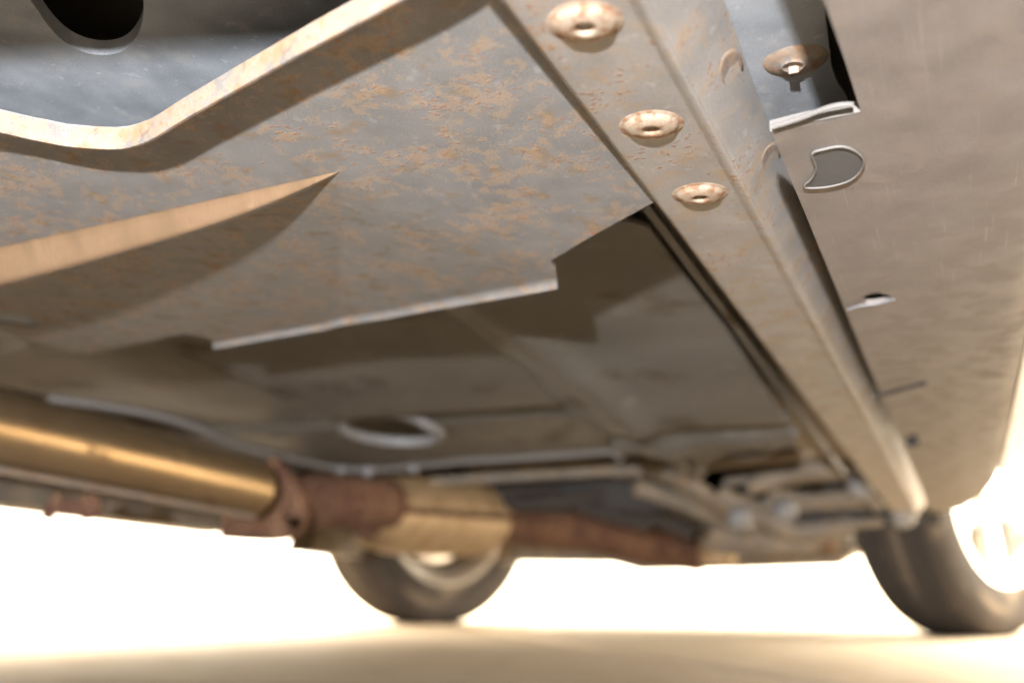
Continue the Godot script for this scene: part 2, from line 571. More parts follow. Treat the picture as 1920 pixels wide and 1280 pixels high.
func setting() -> void:
	var st := MeshInstance3D.new()
	var pm := PlaneMesh.new()
	pm.size = Vector2(400, 400)
	st.mesh = pm
	st.name = "ground"
	st.material_override = M.soil
	st.position = Vector3(0, -0.03, 0)
	st.set_meta("kind", "structure")
	add_child(st)
	# concrete driveway of big slabs, laid askew to the car, with open joints
	var drive := Node3D.new()
	drive.name = "driveway"
	drive.set_meta("kind", "structure")
	add_child(drive)
	var j0 := Vector3(-0.8527, 0, -2.1543)
	var j1 := Vector3(-0.1996, 0, -1.3825)
	var u := (j0 - j1).normalized()
	var s := Vector3(-u.z, 0, u.x)
	var big := 3.0
	for i in range(-3, 4):
		for k in range(-2, 4):
			var mb := MB.new()
			var g := 0.012
			var o := j1 - u * 1.2 + u * (k * big) + s * (i * big)
			var c := [o + u * g + s * g, o + u * (big - g) + s * g, o + u * (big - g) + s * (big - g), o + u * g + s * (big - g)]
			var mid: Vector3 = (c[0] + c[2]) * 0.5
			var b := 0.008
			var inr := []
			for q in c:
				inr.append(q + (mid - q).normalized() * b * 1.414)
			var uv := func(q: Vector3) -> Vector2: return Vector2(q.x, q.z)
			mb.flat(inr[0], inr[1], inr[2], inr[3], Vector3.UP, [uv.call(inr[0]), uv.call(inr[1]), uv.call(inr[2]), uv.call(inr[3])])
			var dn := Vector3(0, -0.006, 0)
			for e in 4:
				var f := (e + 1) % 4
				var out: Vector3 = ((c[e] + c[f]) * 0.5 - mid).normalized()
				mb.flat(inr[e], inr[f], c[f] + dn, c[e] + dn, (out + Vector3.UP).normalized(), [uv.call(inr[e]), uv.call(inr[f]), uv.call(c[f]), uv.call(c[e])])
				mb.flat(c[e] + dn, c[f] + dn, c[f] + dn * 12.0, c[e] + dn * 12.0, out, [uv.call(c[e]), uv.call(c[f]), uv.call(c[f]), uv.call(c[e])])
			part("slab", mb.done(), M.concrete, drive)
	# pale wall across the far side, a plinth with a coping line
	var w := thing("boundary_wall", "long pale sunlit wall on a low plinth, far beyond the car", "wall", Vector3(-5.4027, 0, -12.9155))
	w.rotation.y = deg_to_rad(22.7)
	part("plinth", bar(Vector3(-30, 0.2, 0), Vector3(30, 0.2, 0), 0.5, 0.42, 0.02), M.wall, w)
	part("wall_face", bar(Vector3(-30, 1.5, -0.1), Vector3(30, 1.5, -0.1), 0.25, 2.15, 0.02), M.wall, w)

	# boarded enclosure with open door, added out of view to darken the near end
	var g := thing("added_garage", "brown boarded enclosure added out of view to darken the near end of the car", "added_garage", Vector3(-0.9, 0, 0))
	part("side_wall", slab_x([Vector2(-3.0, -0.1), Vector2(2.2, -0.1), Vector2(2.2, 2.6), Vector2(-3.0, 2.6)], -1.8, -1.65), M.boards, g)
	part("side_wall", slab_x([Vector2(-3.0, -0.1), Vector2(2.2, -0.1), Vector2(2.2, 2.6), Vector2(-3.0, 2.6)], 1.75, 1.9), M.boards, g)
	part("back_wall", slab_x([Vector2(-3.15, -0.1), Vector2(-3.0, -0.1), Vector2(-3.0, 2.6), Vector2(-3.15, 2.6)], -1.8, 1.9), M.boards, g)
	part("ceiling", slab_x([Vector2(-3.15, 2.4), Vector2(2.05, 2.4), Vector2(2.05, 2.55), Vector2(-3.15, 2.55)], -1.649, 1.749), M.boards, g)
	part("door_header", slab_x([Vector2(2.06, 2.1), Vector2(2.19, 2.1), Vector2(2.19, 2.59), Vector2(2.06, 2.59)], -1.649, 1.749), M.boards, g)

func lamp() -> void:
	var at := Vector3(0.0655, 0.161, 0.623)
	var aim := Vector3(-0.3473, 0.33, -0.8303)
	var t := thing("work_lamp", "small black work lamp standing on the concrete behind the viewer", "lamp", Vector3(at.x, 0, at.z))
	var d := (aim - at).normalized()
	part("foot", lathe([Vector2(0.0, 0.0), Vector2(0.05, 0.0), Vector2(0.05, 0.01), Vector2(0.008, 0.014), Vector2(0.008, 0.16), Vector2(0.0, 0.16)], 24), M.black, t)
	var head := Transform3D(Basis.looking_at(d), Vector3(0, at.y, 0) - d * 0.012)
	var turn := head * Transform3D(Basis(Vector3.RIGHT, -PI / 2), Vector3.ZERO)
	part("housing", lathe([Vector2(0.0, -0.04), Vector2(0.022, -0.04), Vector2(0.026, 0.0), Vector2(0.024, 0.0), Vector2(0.02, -0.006), Vector2(0, -0.006)], 24), M.black, t, turn)
	part("lit_lens", lathe([Vector2(0.018, -0.004), Vector2(0.017, 0.0), Vector2(0.0, 0.001)], 24), M.glow, t, turn)
	var l := SpotLight3D.new()
	l.name = "lamp_light"
	l.light_energy = 1.9
	l.light_color = Color(0.965, 0.975, 1.0)
	l.light_size = 0.012
	l.spot_angle = 50.0
	l.spot_range = 12.0
	l.spot_attenuation = 2.0
	l.shadow_enabled = true
	t.add_child(l)
	l.global_transform = Transform3D(Basis.looking_at(d), at + d * 0.006)

func body(car: Node3D) -> void:
	# the shell above, its far wheel arches, an added shading lip, the valance, the sills
	part("body_shell", slab_x([Vector2(-1.5, 0.42), Vector2(2.15, 0.42), Vector2(2.25, 0.62), Vector2(2.6, 0.70), Vector2(2.95, 0.60), Vector2(3.02, 0.36), Vector2(3.12, 0.42), Vector2(3.14, 0.66), Vector2(3.0, 0.78), Vector2(2.1, 0.93), Vector2(1.55, 1.36), Vector2(0.6, 1.46), Vector2(-1.4, 1.45), Vector2(-1.55, 0.9)], -1.5, 0.075), M.paint, car)
	part("floor", slab_x([Vector2(-1.48, 0.395), Vector2(2.2, 0.395), Vector2(2.2, 0.41), Vector2(-1.48, 0.41)], -1.42, 0.03), M.dark, car)
	# unseen lip added just above the frame, shades the top of the cavity panel
	var bx := Vector3(-0.9075, 0.42, 0.1628)
	var by := Vector3(0.3841, 0.42, -0.3775)
	part("shade_lip", sweep([bx, by], [Vector2(-0.003, -0.116), Vector2(0.003, -0.118), Vector2(0.006, -0.111), Vector2(0.012, 0.0), Vector2(-0.003, 0.0)], Vector3.UP, false), M.dark, car)
	# the sill across the car
	part("far_sill", slab_x([Vector2(-1.5, 0.3), Vector2(1.2046, 0.2304), Vector2(1.78, 0.2076), Vector2(1.85, 0.25), Vector2(2.0, 0.42), Vector2(-1.5, 0.42)], -1.42, -1.34), M.dust, car)
	part("mud_guard", slab_x([Vector2(1.95, 0.44), Vector2(1.838, 0.1727), Vector2(2.0257, 0.165), Vector2(2.25, 0.44)], -1.26, -1.2), M.dust, car)
	# sill side beside the skirt
	part("sill_side", slab_x([Vector2(-1.5, 0.34), Vector2(0.15, 0.305), Vector2(0.81, 0.277), Vector2(1.5, 0.252), Vector2(1.62, 0.27), Vector2(1.9, 0.42), Vector2(-1.5, 0.42)], 0.05, 0.085), M.paint, car)
	# low valance under the far end
	part("valance", sweep([Vector3(-1.1651, 0.1835, -2.7103), Vector3(-0.8699, 0.1797, -2.7796), Vector3(-0.8048, 0.1602, -2.8069), Vector3(-0.5332, 0.165, -2.8662), Vector3(-0.3083, 0.1722, -2.9061), Vector3(-0.2312, 0.219, -2.8842)], [Vector2(-0.05, -0.02), Vector2(0.05, -0.02), Vector2(0.05, 0.12), Vector2(-0.05, 0.12)], Vector3.UP, false), M.dust, car)
	part("engine_tray", slab_x([Vector2(2.2, 0.26), Vector2(2.75, 0.19), Vector2(2.75, 0.42), Vector2(2.2, 0.42)], -1.0, -0.25), M.dark, car)
	part("added_bulkhead", slab_x([Vector2(2.0, 0.25), Vector2(2.03, 0.25), Vector2(2.03, 0.42), Vector2(2.0, 0.42)], -1.45, -0.5), M.dark, car)  # dark slab added to block the bright background behind the exhaust
	part("added_arch_panel", slab_x([Vector2(2.2, 0.22), Vector2(2.23, 0.22), Vector2(2.23, 0.42), Vector2(2.2, 0.42)], -0.499, -0.04), M.dark, car)  # added slab, kept dark, closes bright gaps beside the rail end
	for q in [[Vector3(-0.8681, 0.2777, -1.9132), Vector3(-0.741, 0.2973, -2.0206), Vector3(-0.6041, 0.2498, -2.0778), Vector3(-0.4976, 0.2079, -2.1224)], [Vector3(-0.8086, 0.3178, -2.0465), Vector3(-0.6857, 0.257, -1.9895), Vector3(-0.5619, 0.2211, -2.0413)], [Vector3(-0.9297, 0.3014, -1.9958), Vector3(-0.7912, 0.2622, -1.9454), Vector3(-0.6566, 0.2777, -2.0017), Vector3(-0.5351, 0.2603, -2.1067)]]:
		part("hose", tube(q, 0.014), M.hose, car)

func rail(car: Node3D) -> void:
	# hat rail: left hem, flat underside, rounded crease, right wall leaning out and up
	var mb := MB.new()
	var l0 := 0.16
	var l1 := 2.08
	var steps := 90
	var xl := func(l: float) -> float: return -0.1235 + 0.0035 * (l - 0.3)
	var xc := func(l: float) -> float: return -0.0755 + 0.0026 * (l - 0.3)
	var prof := func(l: float) -> Array:
		var y := rail_y(l)
		var a: float = xl.call(l)
		var c: float = xc.call(l)
		var out := [Vector2(a + 0.0012, y + 0.010), Vector2(a, y + 0.0035), Vector2(a + 0.0005, y + 0.0008), Vector2(a + 0.003, y)]
		for k in 5:
			out.append(Vector2(lerpf(a + 0.008, c - 0.010, k / 4.0), y))
		out.append_array([Vector2(c - 0.0085, y - 0.0004), Vector2(c - 0.007, y - 0.0013), Vector2(c - 0.005, y - 0.0018), Vector2(c - 0.003, y - 0.0015)])
		for k in range(3, 7):
			var t := k / 6.0 * 0.85
			out.append(Vector2(c - 0.008 + 0.0085 * sin(t), y - 0.0015 + 0.010 * (1.0 - cos(t))))
		out.append(Vector2(c + 0.0042, y + 0.0098))
		out.append(Vector2(c + 0.0100, y + 0.0165))
		out.append(Vector2(c + 0.0120, y + 0.0300))
		return out
	var rows := []
	for i in steps + 1:
		rows.append(prof.call(lerpf(l0, l1, float(i) / steps)))
	var m: int = rows[0].size()
	for i in steps:
		var la := lerpf(l0, l1, float(i) / steps)
		var lb := lerpf(l0, l1, float(i + 1) / steps)
		var w := 0.0
		for k in m - 1:
			var us := []
			var ns := []
			var vs := []
			var w2: float = w + rows[i][k].distance_to(rows[i][k + 1])
			for q in [[i, k, la, w], [i, k + 1, la, w2], [i + 1, k + 1, lb, w2], [i + 1, k, lb, w]]:
				var p: Vector2 = rows[q[0]][q[1]]
				var pa: Vector2 = rows[q[0]][maxi(q[1] - 1, 0)]
				var pb: Vector2 = rows[q[0]][mini(q[1] + 1, m - 1)]
				var dd := (pb - pa).normalized()
				vs.append(Vector3(p.x, p.y, -q[2]))
				ns.append(Vector3(dd.y, -dd.x, 0))
				us.append(Vector2(q[3], q[2]))
			mb.quad(vs[0], vs[1], vs[2], vs[3], ns, us)
			w = w2
	var last: Array = rows[steps]
	for k in range(1, m - 1):
		mb.tri(Vector3(last[0].x, last[0].y, -l1), Vector3(last[k].x, last[k].y, -l1), Vector3(last[k + 1].x, last[k + 1].y, -l1), Vector3(0, 0, -1), Vector3(0, 0, -1), Vector3(0, 0, -1), last[0], last[k], last[k + 1])
	var r := part("sill_rail", mb.done(), M.rail, car)
	var tilt := Vector3(0, -1, 0.0367)
	var dome := lathe([Vector2(0.0138, -0.0008), Vector2(0.0128, 0.0002), Vector2(0.0112, 0.0002), Vector2(0.0106, 0.0006), Vector2(0.0098, 0.0014), Vector2(0.0085, 0.0021), Vector2(0.0055, 0.0027), Vector2(0.0040, 0.0027), Vector2(0.0032, 0.0022), Vector2(0.0028, 0.0012), Vector2(0.0027, -0.004), Vector2(0.0, -0.0045)], 48, true)
	for at in [Vector3(-0.1019, 0.2998, -0.3062), Vector3(-0.1017, 0.2968, -0.3875), Vector3(-0.0999, 0.294, -0.4645)]:
		var bm: StandardMaterial3D = M.boss.duplicate()
		bm.uv1_offset = Vector3(rng.randf(), rng.randf(), 0)
		var b := part("plug_boss", dome, bm, r, axis_down(at, tilt))
		b.rotate_object_local(Vector3.UP, rng.randf() * TAU)
	for at in [Vector3(-0.0676, 0.311, -0.3798), Vector3(-0.0673, 0.3079, -0.4676), Vector3(-0.0663, 0.3034, -0.6067)]:
		var weld := lathe([Vector2(0.0092, -0.0006), Vector2(0.0084, 0.0002), Vector2(0.007, 0.0001), Vector2(0.0, 0.0)], 28, true)
		part("weld_mark", weld, M.lip, r, axis_down(at, Vector3(0.756, -0.655, 0)) * Transform3D(Basis.from_scale(Vector3(0.7, 1, 1.35)), Vector3.ZERO))

func plate(car: Node3D) -> void:
	lip_a = Vector2(-0.2103, 0.5697)
	var lip_b := Vector2(-0.5495, 0.686)
	var lu := (lip_b - lip_a).normalized()
	lip_n = Vector2(lu.y, -lu.x)
	if lip_n.y > 0.0:
		lip_n = -lip_n
		lip_side = -1.0
	lip = [Vector2(-0.2094, 0.5698), Vector2(-0.2579, 0.5906), Vector2(-0.3101, 0.6131), Vector2(-0.3651, 0.6388), Vector2(-0.4299, 0.6645), Vector2(-0.4898, 0.6747), Vector2(-0.5495, 0.686)]
	var outline := [Vector2(-0.3949, 0.2648), Vector2(-0.3804, 0.2875), Vector2(-0.3624, 0.304), Vector2(-0.3543, 0.3135), Vector2(-0.3445, 0.3233), Vector2(-0.3339, 0.3295), Vector2(-0.3263, 0.3326), Vector2(-0.32, 0.3337), Vector2(-0.3131, 0.3331), Vector2(-0.3068, 0.3319), Vector2(-0.2989, 0.3293), Vector2(-0.2786, 0.3215), Vector2(-0.2464, 0.3102), Vector2(-0.2175, 0.3002), Vector2(-0.1996, 0.294), Vector2(-0.174, 0.2859), Vector2(-0.1456, 0.2764), Vector2(-0.1219, 0.2659), Vector2(-0.0973, 0.2748), Vector2(-0.1017, 0.3134), Vector2(-0.1078, 0.3778), Vector2(-0.114, 0.4681), Vector2(-0.1287, 0.479), Vector2(-0.1628, 0.5037), Vector2(-0.1997, 0.5327), Vector2(-0.201, 0.5446), Vector2(-0.2094, 0.5698), Vector2(-0.2579, 0.5906), Vector2(-0.3101, 0.6131), Vector2(-0.3651, 0.6388), Vector2(-0.4299, 0.6645), Vector2(-0.4898, 0.6747), Vector2(-0.5495, 0.686), Vector2(-0.5422, 0.6754), Vector2(-0.5379, 0.6613), Vector2(-0.5422, 0.6413), Vector2(-0.6042, 0.6553), Vector2(-0.6646, 0.6692), Vector2(-0.6725, 0.6624), Vector2(-0.6707, 0.6405), Vector2(-0.6539, 0.5696), Vector2(-0.6342, 0.4986), Vector2(-0.6283, 0.4255)]
	var hole := smooth_ring([Vector2(-0.6255, 0.5256), Vector2(-0.6061, 0.5263), Vector2(-0.5994, 0.5386), Vector2(-0.6057, 0.5579), Vector2(-0.615, 0.5688), Vector2(-0.6281, 0.5703), Vector2(-0.6339, 0.5515), Vector2(-0.6389, 0.5374)], 3)
	var p := part("crossmember_plate", sheet(outline, [hole], plate_h, 0.0018, 0.0026), M.plate, car, Transform3D(), "grey galvanised plate with rust freckles and a pressed bulge")
	part("hole_shade_plate", sheet([Vector2(-0.6481, 0.44), Vector2(-0.5907, 0.4951), Vector2(-0.5669, 0.5404), Vector2(-0.6116, 0.5952), Vector2(-0.6433, 0.5898), Vector2(-0.6807, 0.5644), Vector2(-0.7278, 0.4973)], [], func(x: float, l: float) -> float: return plate_h(x, l) + 0.035, 0.002, 0.01), M.plate, p)  # sheet added above the hole to make it look dark
	# the pressed bulge: a near face caked in tan mud, a back that runs out into the plate
	var near_face := MB.new()
	var back_face := MB.new()
	var n_t := 70
	var secs := []
	for k in n_t + 1:
		var t := 0.47 * k / n_t
		var deep := 0.0182 * (1.0 - exp(-t / 0.125)) * (1.0 + 0.02 * sin(t * 31.0))
		var row := []
		for q in [[-0.15, -0.03], [0.0, 0.0], [0.12, 0.05], [0.3, 0.28], [0.5, 0.62], [0.65, 0.86], [0.78, 0.97], [0.92, 1.0], [1.1, 0.97], [1.6, 0.68], [2.2, 0.32], [2.7, 0.08], [3.0, -0.03]]:
			var at: Vector2 = APEX + RIDGE_U * t + RIDGE_N * (deep * q[0])
			row.append(Vector3(at.x, plate_h(at.x, at.y) - deep * q[1] + 0.0001, -at.y))
		secs.append(row)
	for k in n_t:
		for c in 12:
			var ns := []
			for q in [[k, c], [k, c + 1], [k + 1, c + 1], [k + 1, c]]:
				var k0 := clampi(q[0], 1, n_t - 1)
				var a: Vector3 = secs[k0 + 1][q[1]] - secs[k0 - 1][q[1]]
				var d: Vector3 = secs[k0][mini(q[1] + 1, 12)] - secs[k0][maxi(q[1] - 1, 0)]
				var nn := a.cross(d).normalized()
				ns.append(nn if nn.y < 0.0 else -nn)
			var vs := [secs[k][c], secs[k][c + 1], secs[k + 1][c + 1], secs[k + 1][c]]
			var us := []
			for v in vs:
				us.append(Vector2(v.x, -v.z + v.y))
			(near_face if c < 7 else back_face).quad(vs[0], vs[1], vs[2], vs[3], ns, us)
	part("bulge_face", near_face.done(), M.mud, p, Transform3D(), "near face of the bulge caked in tan dried mud")
	part("bulge_back", back_face.done(), M.plate, p)
	# turned-down lip round the opening
	var edge := smooth_path([Vector3(-0.3949, 0.3161, -0.2648), Vector3(-0.3804, 0.3141, -0.2875), Vector3(-0.3624, 0.3126, -0.304), Vector3(-0.3543, 0.3118, -0.3135), Vector3(-0.3445, 0.3109, -0.3233), Vector3(-0.3339, 0.3104, -0.3295), Vector3(-0.3263, 0.3101, -0.3326), Vector3(-0.32, 0.31, -0.3337), Vector3(-0.3131, 0.3101, -0.3331), Vector3(-0.3068, 0.3102, -0.3319), Vector3(-0.2989, 0.3104, -0.3293), Vector3(-0.2786, 0.3111, -0.3215), Vector3(-0.2464, 0.3121, -0.3102), Vector3(-0.2175, 0.313, -0.3002), Vector3(-0.1996, 0.3135, -0.294), Vector3(-0.174, 0.3143, -0.2859), Vector3(-0.1456, 0.3151, -0.2764), Vector3(-0.1219, 0.316, -0.2659)], 4)
	part("opening_lip", sweep(edge, [Vector2(-0.0012, 0.0015), Vector2(-0.0012, -0.0080), Vector2(-0.0005, -0.0088), Vector2(0.0008, -0.0088), Vector2(0.0013, -0.0080), Vector2(0.0013, 0.0005)], Vector3.UP, false), M.lip, p, Transform3D(), "worn pale edge with rust")
	# blue grey panel seen through the opening
	var cav := func(_x: float, l: float) -> float: return 0.375 - 0.1 * l
	var hole2 := smooth_ring([Vector2(-0.3173, 0.266), Vector2(-0.331, 0.2899), Vector2(-0.3372, 0.3075), Vector2(-0.336, 0.3185), Vector2(-0.3283, 0.3246), Vector2(-0.3161, 0.3241), Vector2(-0.2998, 0.3145), Vector2(-0.2844, 0.2988), Vector2(-0.2717, 0.2789), Vector2(-0.2797, 0.2601)], 4)
	part("cavity_panel", sheet([Vector2(-0.3464, 0.1965), Vector2(-0.6569, 0.4068), Vector2(-0.4287, 0.4792), Vector2(-0.2736, 0.4213), Vector2(-0.1352, 0.374), Vector2(-0.1026, 0.2855)], [hole2], cav, 0.007, 0.02), M.cavity, car, Transform3D(), "blue grey panel with a round hole, behind the plate's opening")

func inner_panel(car: Node3D) -> void:
	var h := func(x: float, l: float) -> float: return 0.344 - 0.06 * l + 0.0012 * sin(x * 90.0 + l * 40.0)
	var p := part("inner_panel", sheet([Vector2(-0.0821, 0.2931), Vector2(-0.0279, 0.3138), Vector2(-0.0289, 0.3431), Vector2(-0.0304, 0.3626), Vector2(-0.0315, 0.3767), Vector2(-0.0327, 0.398), Vector2(-0.0336, 0.4126), Vector2(-0.033, 0.4255), Vector2(-0.0306, 0.4397), Vector2(-0.0305, 0.4467), Vector2(-0.0431, 0.517), Vector2(-0.0895, 0.5004)], [], h, 0.0015, 0.004), M.cavity, car, Transform3D(), "blue grey panel between rail and skirt")
	var at := Vector3(-0.047, 0.32, -0.3998)
	part("clip_boss", lathe([Vector2(0.0145, -0.0012), Vector2(0.0128, 0.0004), Vector2(0.011, 0.0014), Vector2(0.0075, 0.0022), Vector2(0.005, 0.0024), Vector2(0.0046, 0.0032), Vector2(0.0038, 0.0033), Vector2(0.0034, 0.0026), Vector2(0.0, 0.0025)], 40, true), M.lip, p, axis_down(at, Vector3(0, -1, 0.0367)))
	part("clip_tab", bar(at + Vector3(0.0, -0.0022, -0.001), at + Vector3(0.0, -0.0052, -0.0015), 0.004, 0.0014, 0.0003), M.lip, p)

func skirt(car: Node3D) -> void:
	var h := func(x: float, l: float) -> float: return 0.305 - 0.0367 * l + 0.03 * ss(0.035, 0.075, x) * 0.3
	var slot := smooth_ring([Vector2(-0.0438, 0.6401), Vector2(-0.0366, 0.6325), Vector2(-0.0306, 0.6381), Vector2(-0.0283, 0.648), Vector2(-0.0352, 0.6525), Vector2(-0.0427, 0.6522)], 3)
	var slot2 := smooth_ring([Vector2(-0.0553, 1.2195), Vector2(-0.0461, 1.1671), Vector2(-0.0382, 1.1523), Vector2(-0.036, 1.1704), Vector2(-0.0431, 1.2119), Vector2(-0.0525, 1.2479)], 3)
	var p := part("sill_skirt", sheet([Vector2(-0.0566, 0.3989), Vector2(-0.056, 0.6903), Vector2(-0.0535, 1.3), Vector2(-0.0515, 2.0), Vector2(0.0, 1.95), Vector2(0.03, 1.75), Vector2(0.0435, 1.56), Vector2(0.0465, 1.4), Vector2(0.0488, 0.81), Vector2(0.0495, 0.15), Vector2(-0.03, 0.15), Vector2(-0.0262, 0.3112), Vector2(-0.0243, 0.3482), Vector2(-0.0225, 0.394)], [slot, slot2], h, 0.0022, 0.004), M.skirt, car, Transform3D(), "dusty taupe sill skirt with scratches")
	# hem turned up along the cut-out
	part("folded_edge", sweep([Vector3(-0.0566, 0.2904, -0.3989), Vector3(-0.0455, 0.2905, -0.3966), Vector3(-0.0334, 0.2905, -0.395), Vector3(-0.0225, 0.2906, -0.394)], [Vector2(-0.0013, 0.0), Vector2(0.0013, 0.0), Vector2(0.0018, 0.0012), Vector2(0.0015, 0.0046), Vector2(0.0, 0.0052), Vector2(-0.0013, 0.0046)], Vector3.UP, false), M.pan_rim, p)
	part("upper_hem", tube([Vector3(-0.0552, 0.2906, -0.3939), Vector3(-0.0446, 0.2907, -0.3902), Vector3(-0.0353, 0.2909, -0.3858), Vector3(-0.0294, 0.2909, -0.3844), Vector3(-0.0248, 0.2909, -0.3857)], 0.0011), M.pan_rim, p)
	# half-moon tab punched out of the sheet
	var tab_px := [Vector2(-0.0444, 0.4232), Vector2(-0.0394, 0.4202), Vector2(-0.0322, 0.4202), Vector2(-0.0272, 0.4281), Vector2(-0.0256, 0.4382), Vector2(-0.0285, 0.4499), Vector2(-0.0343, 0.4575), Vector2(-0.0436, 0.4602), Vector2(-0.0522, 0.457), Vector2(-0.0474, 0.4476), Vector2(-0.0446, 0.4367)]
	var tab_h := func(x: float, l: float) -> float: return 0.3044 - 0.0367 * l
	var tab := part("punched_tab", sheet(tab_px, [], tab_h, 0.0012, 0.003), M.tab, p)
	var rim := []
	for q in smooth_ring(tab_px, 3):
		rim.append(Vector3(q.x, tab_h.call(q.x, q.y), -q.y))
	part("tab_rim", sweep(rim, circle(0.00065, 8), Vector3.UP, true, true), M.pan_rim, p)
	part("slot_rim", tube([Vector3(-0.0545, 0.2807, -0.6625), Vector3(-0.0461, 0.2809, -0.6557), Vector3(-0.0353, 0.281, -0.6548), Vector3(-0.0271, 0.2812, -0.6484)], 0.0012), M.zinc, p)
	part("seam", bar(Vector3(-0.0606, 0.2706, -0.9374), Vector3(-0.0189, 0.2722, -0.8939), 0.005, 0.004, 0.001), M.dark, p)
	part("clip", lathe([Vector2(0.006, -0.002), Vector2(0.007, 0.004), Vector2(0.0, 0.006)], 12), M.black, p, axis_down(Vector3(-0.0421, 0.2613, -1.1899)))

func pan(car: Node3D) -> void:
	var outline := [Vector2(-0.7849, 0.5505), Vector2(-0.403, 0.6111), Vector2(-0.1865, 0.5797), Vector2(-0.1637, 0.6112), Vector2(-0.1636, 0.6726), Vector2(-0.163, 0.78), Vector2(-0.1613, 0.9203), Vector2(-0.1585, 1.0574), Vector2(-0.1621, 1.1808), Vector2(-0.1725, 1.2574), Vector2(-0.193, 1.3259), Vector2(-0.226, 1.3858), Vector2(-0.2612, 1.4082), Vector2(-0.4028, 1.4203), Vector2(-0.5669, 1.4354), Vector2(-0.6906, 1.4437), Vector2(-0.8375, 1.4779), Vector2(-0.9057, 1.4617), Vector2(-0.9317, 1.3802), Vector2(-0.9485, 1.2495), Vector2(-0.9547, 1.0906), Vector2(-1.0209, 0.9687), Vector2(-1.0512, 0.879)]
	var dc := Vector2(-0.6797, 1.2179)
	var drain := []
	for i in 28:
		drain.append(dc + Vector2(cos(TAU * i / 28) * 0.058, sin(TAU * i / 28) * 0.070))
	var p := part("floor_pan", sheet(outline, [drain], pan_h, 0.003, 0.008), M.pan, car, Transform3D(), "dirty pressed pan with ribs behind the plate")
	# rolled rim along the far and left edges
	var rim_pts := []
	for q in [Vector2(-1.0232, 0.9709), Vector2(-0.9569, 1.0933), Vector2(-0.9509, 1.2528), Vector2(-0.9343, 1.3841), Vector2(-0.9084, 1.466), Vector2(-0.8423, 1.4865), Vector2(-0.6944, 1.4517), Vector2(-0.5699, 1.443), Vector2(-0.4049, 1.4275), Vector2(-0.2626, 1.4151), Vector2(-0.2228, 1.3867), Vector2(-0.1952, 1.3316), Vector2(-0.1781, 1.2787)]:
		rim_pts.append(Vector3(q.x, pan_h(q.x, q.y), -q.y))
	part("rolled_rim", tube(rim_pts, 0.007, 5), M.pan_rim, p)
	# pressed ring round the drain opening
	var c := Vector3(-0.6797, 0.3197, -1.2179)
	var ring := []
	for i in 40:
		var t := TAU * i / 40
		var q := Vector2(c.x + cos(t) * 0.062, -c.z - sin(t) * 0.075)
		ring.append(Vector3(q.x, pan_h(q.x, q.y) - 0.003, -q.y))
	part("drain_ring", sweep(ring, circle(0.007, 10), Vector3.UP, true, true), M.zinc, p)
	var hex := lathe([Vector2(0.0, 0.0), Vector2(0.012, 0.0), Vector2(0.012, 0.003), Vector2(0.0085, 0.0035), Vector2(0.008, 0.014), Vector2(0.006, 0.016), Vector2(0.0, 0.0165)], 12)
	for at in [Vector3(-0.4637, 0.3078, -1.5187), Vector3(-0.3131, 0.3179, -1.56), Vector3(-0.9067, 0.2999, -1.4634), Vector3(-0.8674, 0.2948, -1.4799), Vector3(-0.7822, 0.2973, -1.4722)]:
		part("bolt", hex, M.zinc, p, axis_down(at))
	part("clip_block", bar(Vector3(-0.4228, 0.3078, -1.5358), Vector3(-0.3789, 0.3109, -1.5542), 0.03, 0.022, 0.005), M.cavity, p)
	# long flange between the pan and the rail
	part("pan_flange", sweep([Vector3(-0.1454, 0.3208, -0.4959), Vector3(-0.1451, 0.3189, -0.5473), Vector3(-0.1479, 0.3096, -0.8007), Vector3(-0.158, 0.2879, -1.3918), Vector3(-0.1621, 0.2761, -1.7154)], [Vector2(-0.0025, -0.0025), Vector2(0.0025, -0.0025), Vector2(0.0025, 0.0025), Vector2(-0.0025, 0.0025)], Vector3.UP, false), M.pan, p)

	part("gap_panel", sheet([Vector2(-0.24, 0.36), Vector2(-0.085, 0.36), Vector2(-0.085, 1.95), Vector2(-0.24, 1.95)], [], func(_x: float, l: float) -> float: return 0.362 - 0.02 * l, 0.003, 0.03), M.dust, car)

